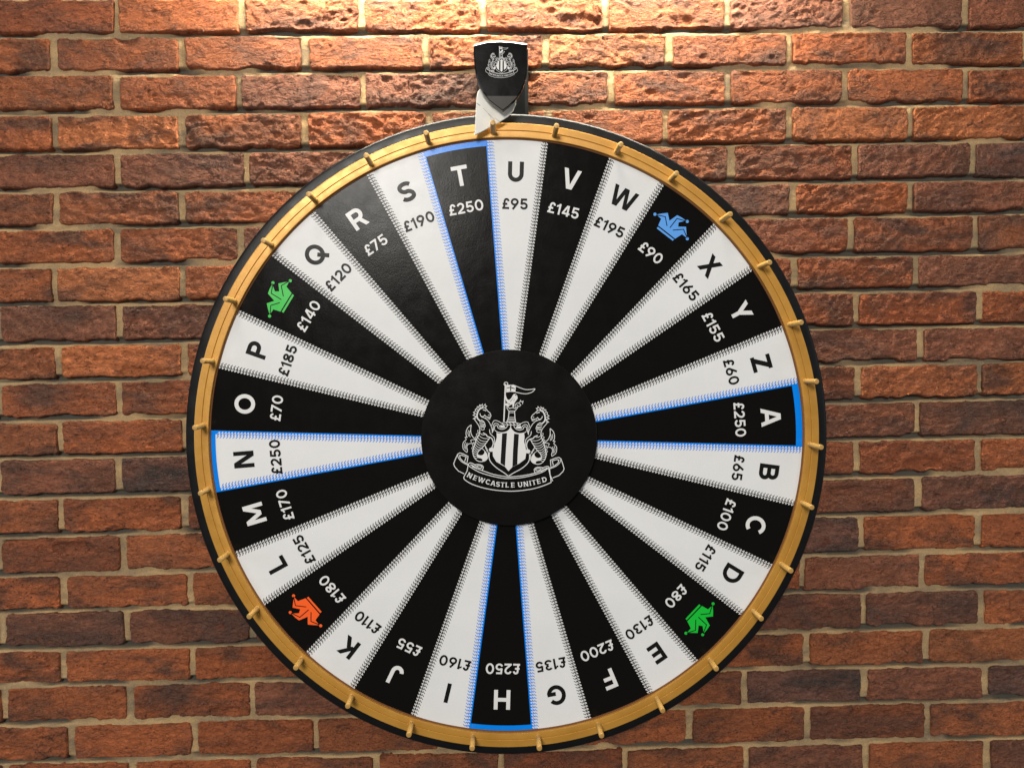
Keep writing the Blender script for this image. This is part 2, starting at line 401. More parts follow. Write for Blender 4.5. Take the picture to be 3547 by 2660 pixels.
# ------------------------------------------------------------------ flat print builder
def catmull(pts, sub=4, closed=False):
    n = len(pts)
    if n < 3: return list(pts)
    out = []
    rng = range(n if closed else n-1)
    for i in rng:
        p0 = pts[(i-1) % n] if (closed or i > 0) else pts[0]
        p1 = pts[i]; p2 = pts[(i+1) % n]
        p3 = pts[(i+2) % n] if (closed or i+2 < n) else pts[n-1]
        for s in range(sub):
            t = s/sub
            out.append(tuple(0.5*((2*p1[k]) + (-p0[k]+p2[k])*t + (2*p0[k]-5*p1[k]+4*p2[k]-p3[k])*t*t + (-p0[k]+3*p1[k]-3*p2[k]+p3[k])*t**3) for k in (0, 1)))
    if not closed: out.append(tuple(pts[-1]))
    return out

class Print:
    """collects flat shapes given in 2-D units and lays them on a plane through `to3(x, y, lift)`"""
    def __init__(self, to3, lift0=0.0, step=0.000018):
        self.to3 = to3; self.V = []; self.F = []; self.M = []; self.n = 0; self.lift0 = lift0; self.step = step
    def _lift(self):
        self.n += 1; return self.lift0 + self.n*self.step
    def poly(self, pts, mat=0, lift=None):
        l = self._lift() if lift is None else lift
        b = len(self.V)
        ar = sum(pts[i][0]*pts[(i+1) % len(pts)][1] - pts[(i+1) % len(pts)][0]*pts[i][1] for i in range(len(pts)))
        if ar < 0: pts = pts[::-1]
        for p in pts: self.V.append(self.to3(p[0], p[1], l))
        self.F.append(list(range(b, b+len(pts)))); self.M.append(mat)
    def stroke(self, pts, w, mat=0, closed=False, lift=None):
        l = self._lift() if lift is None else lift
        pts = [p for i, p in enumerate(pts) if i == 0 or math.hypot(p[0]-pts[i-1][0], p[1]-pts[i-1][1]) > 1e-6]
        n = len(pts); L = []; R = []
        for i in range(n):
            a = pts[(i-1) % n] if (closed or i > 0) else None
            b = pts[(i+1) % n] if (closed or i < n-1) else None
            p = pts[i]
            d1 = None if a is None else (p[0]-a[0], p[1]-a[1]); d2 = None if b is None else (b[0]-p[0], b[1]-p[1])
            def nm(d):
                q = math.hypot(*d) or 1e-9; return (-d[1]/q, d[0]/q)
            if d1 is None: nn = nm(d2); k = 1
            elif d2 is None: nn = nm(d1); k = 1
            else:
                n1, n2 = nm(d1), nm(d2); s = (n1[0]+n2[0], n1[1]+n2[1]); q = math.hypot(*s)
                if q < 1e-6: nn = n1; k = 1
                else:
                    nn = (s[0]/q, s[1]/q); k = min(1/max(nn[0]*n1[0]+nn[1]*n1[1], 0.35), 2.2)
            L.append((p[0]+nn[0]*w/2*k, p[1]+nn[1]*w/2*k)); R.append((p[0]-nn[0]*w/2*k, p[1]-nn[1]*w/2*k))
        b0 = len(self.V)
        for q in L + R: self.V.append(self.to3(q[0], q[1], l))
        for i in range(n if closed else n-1):
            j = (i+1) % n
            self.F.append([b0+i, b0+n+i, b0+n+j, b0+j]); self.M.append(mat)
    def disc(self, c, r, mat=0, seg=20):
        self.poly([(c[0]+r*math.cos(2*math.pi*k/seg), c[1]+r*math.sin(2*math.pi*k/seg)) for k in range(seg)], mat)
    def build(self, name, mats, parent, label=None):
        V = np.array(self.V, float); F = []
        for f in self.F:                      # every face looks at -Y
            p = V[f]; nrm = np.zeros(3)
            for i in range(len(f)): nrm += np.cross(p[i], p[(i+1) % len(f)])
            F.append(f if nrm[1] < 0 else f[::-1])
        return mesh_obj(name, V, F, mats, parent, fmat=self.M, label=label)

# ------------------------------------------------------------------ glyphs (cap height 1)
def arc(cx, cy, rx, ry, a0, a1, n=14):
    return [(cx + rx*math.cos(rad(a0+(a1-a0)*k/n)), cy + ry*math.sin(rad(a0+(a1-a0)*k/n))) for k in range(n+1)]
def glyph(ch, w):
    """list of ('s', pts, closed) strokes and ('p', pts) polygons, and the width"""
    k = w/2; G = []; S = lambda pts, c=False: G.append(('s', pts, c))
    def para(x0, y0, x1, y1, wh=None):
        ww = (wh or w*1.12)/2
        G.append(('p', [(x0-ww, y0), (x0+ww, y0), (x1+ww, y1), (x1-ww, y1)]))
    if ch == 'A': wd = 0.98; para(k*1.12, 0, wd/2-k*0.45, 1); para(wd-k*1.12, 0, wd/2+k*0.45, 1); S([(0.24, 0.30), (wd-0.24, 0.30)])
    elif ch == 'B':
        wd = 0.80; S([(k, 0), (k, 1)]); S([(k, 1-k), (0.45, 1-k)] + arc(0.45, (1.5-k)/2, 0.23, (0.5-k)/2, 90, -90, 10) + [(k, 0.5)]); S([(k, 0.5)] + [(0.47, 0.5)] + arc(0.47, (0.5+k)/2, 0.25, (0.5-k)/2, 90, -90, 10)[1:] + [(k, k)])
    elif ch == 'C': wd = 0.93; S(arc(0.49, 0.5, 0.49-k, 0.5-k+0.01, 42, 318, 24))
    elif ch == 'D': wd = 0.88; S([(k, 0), (k, 1)]); S([(k, 1-k), (0.38, 1-k)] + arc(0.38, 0.5, 0.50-k, 0.5-k, 90, -90, 16) + [(k, k)])
    elif ch == 'E': wd = 0.70; S([(k, 0), (k, 1)]); S([(k, 1-k), (wd, 1-k)]); S([(k, 0.51), (wd-0.05, 0.51)]); S([(k, k), (wd, k)])
    elif ch == 'F': wd = 0.68; S([(k, 0), (k, 1)]); S([(k, 1-k), (wd, 1-k)]); S([(k, 0.48), (wd-0.06, 0.48)])
    elif ch == 'G': wd = 0.98; S(arc(0.5, 0.5, 0.5-k, 0.5-k+0.01, 40, 352, 26)); S([(0.52, 0.43), (0.98, 0.43)])
    elif ch == 'H': wd = 0.86; S([(k, 0), (k, 1)]); S([(wd-k, 0), (wd-k, 1)]); S([(k, 0.5), (wd-k, 0.5)])
    elif ch == 'I': wd = w; S([(k, 0), (k, 1)])
    elif ch == 'J': wd = 0.68; S([(wd-k, 1), (wd-k, 0.34)] + arc(wd/2, 0.34, wd/2-k, 0.34-k, 0, -172, 14)[1:])
    elif ch == 'K': wd = 0.86; S([(k, 0), (k, 1)]); para(0.16, 0.36, wd-0.15, 1, w*1.35); para(wd-0.12, 0, 0.38, 0.56, w*1.25)
    elif ch == 'L': wd = 0.66; S([(k, 0), (k, 1)]); S([(k, k), (wd, k)])
    elif ch == 'M': wd = 1.04; S([(k, 0), (k, 1)]); S([(wd-k, 0), (wd-k, 1)]); para(k*1.1, 1, wd/2, 0.16, w*1.15); para(wd-k*1.1, 1, wd/2, 0.16, w*1.15)
    elif ch == 'N': wd = 0.86; S([(k, 0), (k, 1)]); S([(wd-k, 0), (wd-k, 1)]); para(k*1.3, 1, wd-k*1.3, 0, w*1.25)
    elif ch == 'O': wd = 1.02; S(arc(0.51, 0.5, 0.51-k, 0.51-k, 0, 360, 32)[:-1], True)
    elif ch == 'P': wd = 0.76; S([(k, 0), (k, 1)]); S([(k, 1-k), (0.42, 1-k)] + arc(0.42, (1.44-k)/2, 0.34-k, (0.56-k)/2, 90, -90, 12) + [(k, 0.44)])
    elif ch == 'Q': wd = 1.02; S(arc(0.51, 0.5, 0.51-k, 0.51-k, 0, 360, 32)[:-1], True); S([(0.60, 0.42), (1.0, -0.03)])
    elif ch == 'R': wd = 0.82; S([(k, 0), (k, 1)]); S([(k, 1-k), (0.44, 1-k)] + arc(0.44, (1.44-k)/2, 0.34-k, (0.56-k)/2, 90, -90, 12) + [(k, 0.44)]); para(wd-0.10, 0, 0.46, 0.45, w*1.15)
    elif ch == 'S':
        wd = 0.80; S(arc(0.40, 0.735, 0.30, 0.265-k, 22, 180, 10) + arc(0.40, 0.735, 0.30, 0.235, 180, 262, 6)[1:] + arc(0.40, 0.265, 0.31, 0.245, 82, 0, 6)[0:] + arc(0.40, 0.265, 0.31, 0.265-k, 0, -160, 10)[1:])
    elif ch == 'T': wd = 0.84; S([(wd/2, 0), (wd/2, 1-w)]); S([(0, 1-k), (wd, 1-k)])
    elif ch == 'U': wd = 0.82; S([(k, 1), (k, 0.40)] + arc(wd/2, 0.40, wd/2-k, 0.40-k, 180, 360, 16)[1:-1] + [(wd-k, 0.40), (wd-k, 1)])
    elif ch == 'V': wd = 0.94; para(k*1.15, 1, wd/2-k*0.4, 0); para(wd-k*1.15, 1, wd/2+k*0.4, 0)
    elif ch == 'W': wd = 1.40; para(k*1.1, 1, 0.40-k*0.3, 0, w*1.05); para(wd/2-k*0.3, 1, 0.40+k*0.3, 0, w*1.0); para(wd/2+k*0.3, 1, wd-0.40-k*0.3, 0, w*1.0); para(wd-k*1.1, 1, wd-0.40+k*0.3, 0, w*1.05)
    elif ch == 'X': wd = 0.92; para(k*1.3, 0, wd-k*1.5, 1, w*1.25); para(wd-k*1.3, 0, k*1.5, 1, w*1.25)
    elif ch == 'Y': wd = 0.92; para(k*1.3, 1, wd/2, 0.40, w*1.25); para(wd-k*1.3, 1, wd/2, 0.40, w*1.25); S([(wd/2, 0), (wd/2, 0.47)])
    elif ch == 'Z': wd = 0.82; S([(0.03, 1-k), (wd-0.02, 1-k)]); S([(0, k), (wd, k)]); para(k*1.7, k, wd-k*1.7, 1-k, w*1.4)
    elif ch == '0': wd = 0.80; S(arc(0.40, 0.5, 0.40-k, 0.51-k, 0, 360, 28)[:-1], True)
    elif ch == '1': wd = 0.42; S([(0.31, 0), (0.31, 1)]); G.append(('p', [(0.0, 0.66), (0.0, 0.83), (0.16, 0.88), (0.23, 1.0), (0.38, 1.0), (0.30, 0.82), (0.16, 0.72)]))
    elif ch == '2':
        wd = 0.70; S(arc(0.35, 0.69, 0.26, 0.31-k, 172, 0, 12) + [(0.60, 0.60), (0.50, 0.44), (0.13, k+0.06)]); S([(0.0, k), (wd, k)])
    elif ch == '3':
        wd = 0.72; S(arc(0.34, 0.735, 0.25, 0.265-k, 160, -90, 14)); S(arc(0.34, 0.275, 0.28, 0.275-k, 92, -165, 14))
    elif ch == '4': wd = 0.78; S([(0.57, 0), (0.57, 1)]); S([(0.0+k*0.4, 0.25), (wd, 0.25)]); para(k*1.2, 0.25, 0.50, 1, w*1.2)
    elif ch == '5':
        wd = 0.73; S([(0.16, 1-k), (0.66, 1-k)]); S([(0.18, 1), (0.12, 0.46)]); S([(0.11, 0.50)] + arc(0.36, 0.33, 0.28, 0.33-k, 128, -165, 16))
    elif ch == '6':
        wd = 0.76; S(arc(0.38, 0.33, 0.38-k, 0.34-k, 0, 360, 22)[:-1], True); S([(0.56, 1.0), (0.34, 0.72), (0.17, 0.48), (0.10, 0.36)])
    elif ch == '7': wd = 0.68; S([(0, 1-k), (wd, 1-k)]); para(0.20, 0, wd-k*1.1, 1-k, w*1.15)
    elif ch == '8':
        wd = 0.74; S(arc(0.37, 0.745, 0.24, 0.255-k, 0, 360, 20)[:-1], True); S(arc(0.37, 0.275, 0.28, 0.275-k, 0, 360, 22)[:-1], True)
    elif ch == '9':
        wd = 0.76; S(arc(0.38, 0.67, 0.38-k, 0.34-k, 0, 360, 22)[:-1], True); S([(0.20, 0.0), (0.42, 0.28), (0.59, 0.52), (0.66, 0.64)])
    elif ch == '£':
        wd = 0.66; S(arc(0.40, 0.70, 0.19, 0.30-k, 5, 180, 12) + [(0.21, 0.50), (0.20, 0.30), (0.13, k)]); S([(0.0, k), (wd, k)]); S([(0.03, 0.47), (0.48, 0.47)])
    return G, wd

def lay_text(pr, text, hgt, w, mat=0, gap=0.10, fx=1.0):
    W = 0; items = []
    for ch in text:
        G, wd = glyph(ch, w); items.append((G, wd, W)); W += wd + gap
    W -= gap
    for G, wd, x0 in items:
        for g in G:
            pts = [((p[0] + x0 - W/2)*hgt*fx, (p[1]-0.5)*hgt) for p in g[1]]
            if g[0] == 's': pr.stroke(pts, w*hgt, mat, closed=g[2])
            else: pr.poly(pts, mat)

# ------------------------------------------------------------------ the wheel
HF, HR, HE, HH = 0.075, 0.083, 0.060, 0.093          # distances of face, ring, black edging and hub from the brick faces
CX, CZ = 0.0216, -0.1454                             # axis of the wheel
def mean_radius(px, h, c=(1757.5, 1504.5)):
    q = [P(c[0]+px, c[1], h), P(c[0]-px, c[1], h), P(c[0], c[1]+px, h), P(c[0], c[1]-px, h)]
    return sum(math.hypot(a.x-CX, a.z-CZ) for a in q)/4
R_IN = 0.5604; R_GROOVE = mean_radius(1055.5, HR); R_GOLD = 0.5892; R_OUT = mean_radius(1106.0, HE)
R_HUB = 306.2/F_PX*(DIST-HH)
wheel = empty('prize_wheel', (CX, 0, CZ), 'large round prize wheel with black and white lettered wedges and a gold pegged rim', 'wheel')

def revolve(name, prof, mat, parent, seg=240, closed=True, cx=None, cz=None, label=None, sharp=False):
    cx = CX if cx is None else cx; cz = CZ if cz is None else cz
    V = []; F = []; n = len(prof)
    for k in range(seg):
        a = 2*math.pi*k/seg
        for r, h in prof: V.append((cx + r*math.cos(a), -h, cz + r*math.sin(a)))
    for k in range(seg):
        k2 = (k+1) % seg
        for i in range(n if closed else n-1):
            j = (i+1) % n
            F.append([k*n+i, k*n+j, k2*n+j, k2*n+i])
    o = mesh_obj(name, V, F, mat, parent, smooth=not sharp, label=label, origin=(cx, 0, cz))
    bm = bmesh.new(); bm.from_mesh(o.data); bmesh.ops.recalc_face_normals(bm, faces=bm.faces); bm.to_mesh(o.data); bm.free()
    if not sharp:
        o.data.set_sharp_from_angle(angle=rad(14))
    return o
def solid_disc(name, r, h0, h1, mat, parent, seg=160, bev=0.0012, cx=None, cz=None, label=None):
    cx = CX if cx is None else cx; cz = CZ if cz is None else cz
    V = []; F = []
    prof = [(r, h0), (r, h1-bev), (r-bev*0.3, h1-bev*0.3), (r-bev, h1)]
    n = len(prof)
    for k in range(seg):
        a = 2*math.pi*k/seg
        for q, h in prof: V.append((cx+q*math.cos(a), -h, cz+q*math.sin(a)))
    for k in range(seg):
        k2 = (k+1) % seg
        for i in range(n-1): F.append([k*n+i, k*n+i+1, k2*n+i+1, k2*n+i])
    F.append([k*n+n-1 for k in range(seg)]); F.append([k*n for k in range(seg)])
    o = mesh_obj(name, V, F, mat, parent, smooth=True, label=label, origin=(cx, 0, cz))
    bm = bmesh.new(); bm.from_mesh(o.data); bmesh.ops.recalc_face_normals(bm, faces=bm.faces); bm.to_mesh(o.data); bm.free()
    o.data.set_sharp_from_angle(angle=rad(11))
    return o

# backing disc, black rubber edging, gold ring
solid_disc('backing_disc', R_IN + 0.010, 0.052, HF, M_POST, wheel, 240)
ro, e0, e1 = R_OUT, 0.044, 0.070
edge = [(R_GOLD-0.006, e0), (ro-0.004, e0), (ro-0.0015, e0+0.0012), (ro-0.0003, e0+0.004), (ro, (e0+e1)/2), (ro-0.0004, e1-0.006), (ro-0.0018, e1-0.0026), (ro-0.0042, e1-0.0006), (ro-0.0070, e1), (R_GOLD+0.0022, e1-0.0004), (R_GOLD+0.0012, e1-0.005), (R_GOLD-0.006, e1-0.005)]
revolve('edging', edge, M_EDGE, wheel, 300, label='black rubber edging round the gold ring')
g = R_GROOVE; gi, go = R_IN, R_GOLD
M_LIP = vinyl('bare_edge', (0.16, 0.060, 0.018), 0.6, 0.3)
revolve('inner_lip', [(gi-0.0010, HF-0.008), (gi-0.0004, HF+0.0016), (gi+0.0002, HF+0.0024), (gi+0.0026, HF+0.0026), (gi+0.0026, HF-0.008)], M_LIP, wheel, 300, label='dark brown bare inner lip')
revolve('outer_lip', [(go-0.002, HF-0.012), (go-0.002, HR-0.0045), (go+0.0010, HR-0.0045), (go+0.0014, HR-0.0060), (go+0.0014, HF-0.012)], M_LIP, wheel, 300, label='dark brown bare outer lip')
ring = [(gi+0.0020, HF-0.010), (gi+0.0020, HF+0.0030), (gi+0.0023, HR-0.0012), (gi+0.0028, HR-0.0004), (gi+0.0038, HR-0.0002),
        (g-0.0006, HR-0.0003), (g-0.0001, HR-0.0012), (g+0.0007, HR+0.0004), (g+0.0011, HR+0.0005),
        (go-0.0014, HR+0.0004), (go-0.0004, HR), (go, HR-0.0010), (go, HF-0.010)]
revolve('rim', ring, M_GOLD, wheel, 300, label='gold rim with a fine groove')

# pegs
TIPS = [(1707.2,424.5),(1475.6,460),(1267.8,538.2),(1068.7,672.7),(912.2,833.4),(780.5,1035.4),(701.5,1250),(674.3,1481.1),(694.4,1708.4),
        (761,1939),(862.6,2135.4),(1024.2,2312.3),(1204.3,2445.2),(1415.9,2545.1),(1635.4,2591.5),(1868.5,2591.5),(2084,2548),(2296,2461.4),
        (2481.5,2316),(2637.2,2142.5),(2740.3,1977),(2812.5,1757.2),(2845.4,1549),(2829.3,1321.5),(2776.7,1116.5),(2667,908.8),(2530.4,741.6),(2343.6,601),(2150.5,500.2),(1928,435.6)]
HT = HR + 0.0445
pr_ = 9.4/F_PX*(DIST-HT)
def peg_mesh():
    seg = 20; prof = [(pr_*1.10, HR-0.004), (pr_*1.10, HR+0.0009), (pr_, HR+0.0011), (pr_, HT-0.0009), (pr_*0.93, HT-0.0002), (pr_*0.80, HT), (0.0, HT+0.0001)]
    V = []; F = []; n = len(prof)
    for k in range(seg):
        a = 2*math.pi*k/seg
        for r, h in prof: V.append((r*math.cos(a), -(h-HR), r*math.sin(a)))
    for k in range(seg):
        k2 = (k+1) % seg
        for i in range(n-1): F.append([k*n+i, k2*n+i, k2*n+i+1, k*n+i+1])
    me = bpy.data.meshes.new('peg'); me.from_pydata(V, [], F); me.materials.append(M_PEG)
    bm = bmesh.new(); bm.from_mesh(me); bmesh.ops.remove_doubles(bm, verts=bm.verts, dist=1e-6); bmesh.ops.recalc_face_normals(bm, faces=bm.faces); bm.to_mesh(me); bm.free()
    me.polygons.foreach_set('use_smooth', [True]*len(me.polygons)); me.set_sharp_from_angle(angle=rad(50))
    return me
pm = peg_mesh()
for i, t in enumerate(TIPS):
    q = P(t[0], t[1], HT)
    # pegs stand on one circle; the small leans of the real ones stay as tilts
    a = math.atan2(q.z-CZ, q.x-CX); rr = mean_radius(1051.5, HR)
    bx, bz = CX + rr*math.cos(a), CZ + rr*math.sin(a)
    o = bpy.data.objects.new('peg', pm); COL.objects.link(o); o.parent = wheel
    o.location = Vector((bx, -HR, bz)) - wheel.location
    d = Vector((q.x-bx, -(HT-HR), q.z-bz)).normalized()
    o.rotation_mode = 'QUATERNION'; o.rotation_quaternion = Vector((0, -1, 0)).rotation_difference(d)

# wedges --------------------------------------------------------
U = 1.0/S0                                            # one picture pixel on the wheel face, in metres
A0 = 1.6 + 0.874                                      # middle of the U wedge, degrees clockwise from world up
def polar(r_px, a_deg):                               # -> local (x, z) from the axis
    return (r_px*U*math.sin(rad(a_deg)), r_px*U*math.cos(rad(a_deg)))
SEG = [('U','£95'),('V','£145'),('W','£195'),('*s','£90'),('X','£165'),('Y','£155'),('Z','£60'),('A','£250'),('B','£65'),('C','£100'),
       ('D','£115'),('*g','£80'),('E','£130'),('F','£200'),('G','£135'),('H','£250'),('I','£160'),('J','£55'),('K','£110'),('*o','£180'),
       ('L','£125'),('M','£170'),('N','£250'),('O','£70'),('P','£185'),('*g','£140'),('Q','£120'),('R','£75'),('S','£190'),('T','£250')]
RP = R_IN/U + 2.0                                     # wedges run just under the gold ring
def face3(x, z, l): return (CX + x, -(HF + l), CZ + z)

# jester-crown mark, traced once, turned upright, about its middle (photo pixels)
CROWN_C = (445.0, 712.0)
def crown_pt(p, sc=1/3.687):
    x, y = (p[0]-CROWN_C[0])*sc, (p[1]-CROWN_C[1])*sc
    a = rad(-38.1)
    return (x*math.cos(a) - y*math.sin(a), -(x*math.sin(a) + y*math.cos(a)))
def crown(pr):
    body = [(262,553),(330,540),(408,533),(428,632),(528,563),(585,592),(640,632),(545,655),(540,708),(640,710),(650,850),(588,805),(500,860),(285,690),(322,607)]
    pr.poly([crown_pt(p) for p in body], 0)
    pr.poly([crown_pt(p) for p in [(265,728),(282,708),(490,866),(468,886)]], 0)
    for c in ((243,549),(656,643),(656,862)): pr.disc(crown_pt(c), 20/3.687, 0)
    for l in ([(262,558),(375,580),(397,698)], [(433,722),(525,605),(645,640)], [(470,752),(608,742),(654,852)], [(276,697),(494,868)]):
        pr.stroke([crown_pt(p) for p in l], 11.5/3.687, 1)

def band(pr, angle, sign, col, arc_in):
    """the stitched border beside a dark wedge: `angle` its edge, sign +1 when the white lies clockwise"""
    a = rad(angle); er = (math.sin(a), math.cos(a)); et = (math.cos(a)*sign, -math.sin(a)*sign)
    def q(r, t): return (r*er[0] + t*et[0], r*er[1] + t*et[1])
    r0, r1 = 292.0, arc_in
    inw = -1 if sign > 0 else 1                       # the stitches lean inwards on one side, outwards on the other
    L1 = pr.lift0
    base = 12.5 if col else 11.0
    pr.poly([(U*q(r0, 0)[0], U*q(r0, 0)[1]), (U*q(r1, 0)[0], U*q(r1, 0)[1]), (U*q(r1, base)[0], U*q(r1, base)[1]), (U*q(r0, base)[0], U*q(r0, base)[1])], col, lift=L1)
    step = 10.95; n = int((r1-r0)/step); o = 5.0 if col else 1.8
    def quad(a_, b_, w_, m_, l_):
        pts = [q(r + inw*a_[0], a_[1]), q(r + inw*b_[0], b_[1])]
        pr.stroke([(p[0]*U, p[1]*U) for p in pts], w_*U, m_, lift=l_)
    rj2 = random.Random(int(angle*10))
    for k in range(n):
        r = (r1 - 3 if inw < 0 else r0 + 3) + inw*k*step
        quad((0.6, o-1.0), (1.4, o+8.6), 2.9, 2, L1+0.00004)              # pale hook
        quad((1.8, o-0.2), (8.4, o+7.4), 2.2, 2, L1+0.00006)              # pale diagonal
        quad((6.8, o+6.0), (8.8, o+13.6), 2.7, col, L1+0.00008)           # dark stub
        quad((2.2, o+5.5), (7.0, o+9.6), 2.0, col, L1+0.00010)
        quad((4.0, o+12.6), (11.0, o+21.0), 2.2, col, L1+0.00008)         # dark spike over the white

BLUE_B = {29: (1, 1), 0: (1, 0), 28: (0, 1), 7: (1, 1), 6: (0, 1), 8: (1, 0), 15: (1, 1), 14: (0, 1), 16: (1, 0), 22: (1, 1)}   # wedge -> blue border on its (ccw, cw) side
ARC = {29: 1007, 7: 1004, 15: 1009, 22: 1011}
NAME = {'*s': 'light blue crown', '*g': 'green crown', '*o': 'orange crown'}
for i, (mark, price) in enumerate(SEG):
    mid = A0 + 12*i; white = (i % 2 == 0)
    a0, a1 = mid-6, mid+6
    pr = Print(face3, 0.0004)
    n = 8
    outer = [polar(RP, a0 + (a1-a0)*k/n) for k in range(n+1)]; inner = [polar(285, a1 - (a1-a0)*k/3) for k in range(4)]
    # a very thin solid sheet of vinyl
    pr.poly(outer + inner, 0, lift=0.0004)
    what = ('letter ' + mark) if mark[0] != '*' else NAME[mark]
    w = pr.build('wedge', M_WHITE if white else M_BLACK, wheel, label=('white' if white else 'black') + ' wedge with ' + what + ' and ' + price)
    if i in ARC:
        pa = Print(face3, 0.0006)
        r0 = ARC[i]
        pa.poly([polar(RP, a0 + 12*k/10) for k in range(11)] + [polar(r0, a1 - 12*k/10) for k in range(11)], 0, lift=0.0006)
        pa.build('border', M_BLUE, w, label='blue end border')
    if white:
        for sgn, ang, k in ((1, a0, 0), (-1, a1, 1)):
            bl_ = i in BLUE_B and BLUE_B[i][k]
            pb = Print(face3, 0.0007)
            band(pb, ang, sgn, 1 if bl_ else 0, ARC.get(i, RP))
            pb.build('stitched_border', [M_BPRINT, M_BLUE, M_WPRINT], w, label=('blue' if bl_ else 'black') + ' stitched border')
    ta = mid - 0.10
    def at(r_px, ang, u=1.0):
        c = polar(r_px, ang); ca, sa = math.cos(rad(ang)), math.sin(rad(ang))
        return lambda x, y, l: face3(c[0] + x*ca*u + y*sa*u, c[1] - x*sa*u + y*ca*u, l)
    ink = M_BPRINT if white else M_WPRINT
    if mark[0] == '*':
        pc = Print(at(920, ta, U), 0.0008)
        crown(pc); pc.build('crown_mark', [{'s': M_SKY, 'g': M_GREEN, 'o': M_ORANGE}[mark[1]], M_BPRINT], w)
    else:
        pl = Print(at(917.5, ta, U), 0.0008)
        lay_text(pl, mark, 69.5, 0.204 if white else 0.194, fx=0.94); pl.build('letter', ink, w)
    pp = Print(at(808, ta, U), 0.0010)
    lay_text(pp, price, 37.5, 0.186 if white else 0.170, gap=0.15, fx=0.95); pp.build('price', ink, w)

# hub -----------------------------------------------------------
HC = Vector((CX+0.0006, -HH, CZ+0.0020))
hub = solid_disc('hub', R_HUB, HF, HH, vinyl('hub_vinyl', (0.0056, 0.0053, 0.0046), 0.24, 0.09), wheel, 200, 0.0012, cx=HC.x, cz=HC.z, label='black round hub cap with a white crest')

# crest strokes traced from the photograph ----------------------
def Ec(p): return (1590 + p[0]/6.506, 1310 + p[1]/6.506)
def Dc(p): return (1540 + p[0]/5.027, 1420 + p[1]/5.027)
def Fc(p): return (1590 + p[0]/11.642, 1500 + p[1]/11.642)
AX0, AX1 = (1770.6, 1440.0), (1761.2, 1646.8)          # the crest's upright axis
_ad = (AX1[0]-AX0[0], AX1[1]-AX0[1]); _al = math.hypot(*_ad); _ad = (_ad[0]/_al, _ad[1]/_al)
def mirror(p):
    v = (p[0]-AX0[0], p[1]-AX0[1]); t = v[0]*_ad[0] + v[1]*_ad[1]
    f = (AX0[0] + _ad[0]*t, AX0[1] + _ad[1]*t)
    return (2*f[0]-p[0], 2*f[1]-p[1])
half_E = [  # (points, width, smooth)
 ([(545,660),(470,690),(425,760),(405,850),(430,920),(480,960)], 26, 1),
 ([(545,660),(590,670),(640,730),(700,790),(718,850),(700,880),(690,915),(640,895)], 14, 1),
 ([(470,790),(490,850),(540,870),(580,830),(600,860),(640,870),(695,880)], 14, 0),
 ([(500,868),(560,890),(620,900)], 11, 1), ([(540,712),(575,716),(612,738)], 17, 1), ([(660,825),(690,835)], 14, 0),
 ([(530,645),(592,582),(590,622),(624,625),(590,672)], 12, 0),
 ([(532,578),(510,610),(465,600),(455,640),(412,640),(400,690),(368,700),(370,740),(326,770),(362,800),(318,832),(392,860),(322,912),(365,922)], 13, 0),
 ([(525,600),(520,650)], 10, 0), ([(480,610),(484,664)], 10, 0), ([(440,640),(452,684)], 10, 0), ([(402,690),(422,724)], 10, 0),
 ([(392,735),(404,766)], 10, 0), ([(345,785),(394,812)], 11, 0), ([(340,842),(388,872)], 11, 0), ([(350,900),(394,900)], 11, 0),
 ([(350,930),(400,1000),(440,1060),(465,1120),(470,1180)], 14, 1),
 ([(500,935),(560,980),(585,1040),(590,1090),(562,1100),(570,1140),(540,1165),(490,1150)], 12, 1),
 ([(450,962),(535,955)], 15, 0), ([(460,1000),(562,990)], 15, 0), ([(466,1040),(580,1040)], 15, 0), ([(472,1080),(575,1062)], 15, 0), ([(480,1115),(560,1092)], 13, 0),
 ([(560,890),(630,930),(690,1010),(730,1100),(750,1180),(745,1235)], 12, 1),
 ([(735,1070),(770,980),(810,950),(900,975),(1000,1050),(1042,1110)], 12, 1),
 ([(760,1180),(780,1050),(830,1012),(890,1040),(922,1110)], 12, 1),
 ([(745,1235),(770,1180),(790,1120)], 11, 1),
 ([(690,1150),(700,1240),(780,1320),(800,1380),(798,1500)], 14, 1),
 ([(540,1230),(610,1270),(640,1310),(720,1340),(760,1400),(770,1480),(740,1560)], 20, 1),
 ([(480,1240),(520,1268),(575,1280)], 12, 1),
 ([(470,1180),(455,1260),(410,1340),(370,1440),(330,1560),(310,1640)], 19, 1),
 ([(432,1160),(418,1198),(442,1230),(388,1260),(410,1300),(364,1330),(388,1380)], 10, 0),
 ([(276,1050),(200,1110),(160,1210),(165,1300),(190,1330)], 14, 1), ([(276,1050),(262,1180),(290,1290),(370,1380)], 14, 1),
 ([(215,1170),(200,1240),(225,1312)], 11, 1), ([(250,1180),(232,1250),(252,1325)], 11, 1),
 ([(190,1330),(138,1330),(166,1380)], 11, 0), ([(166,1380),(100,1440),(85,1520),(100,1600),(178,1672)], 13, 1),
 ([(178,1672),(190,1620),(175,1540),(215,1478),(330,1465)], 13, 1), ([(150,1432),(120,1510),(130,1590)], 10, 1), ([(188,1455),(150,1530),(160,1612)], 12, 1),
 ([(285,1440),(262,1402),(300,1384),(392,1390)], 12, 1),
 ([(800,1150),(798,1092),(830,1060),(868,1072),(880,1118),(960,1150),(1040,1130),(1080,1090),(1098,1050)], 13, 1),
 ([(800,1162),(850,1200),(950,1225),(1050,1210),(1120,1170),(1160,1110),(1166,1056)], 13, 1),
 ([(855,1215),(857,1330),(832,1420),(805,1500)], 12, 1),
]
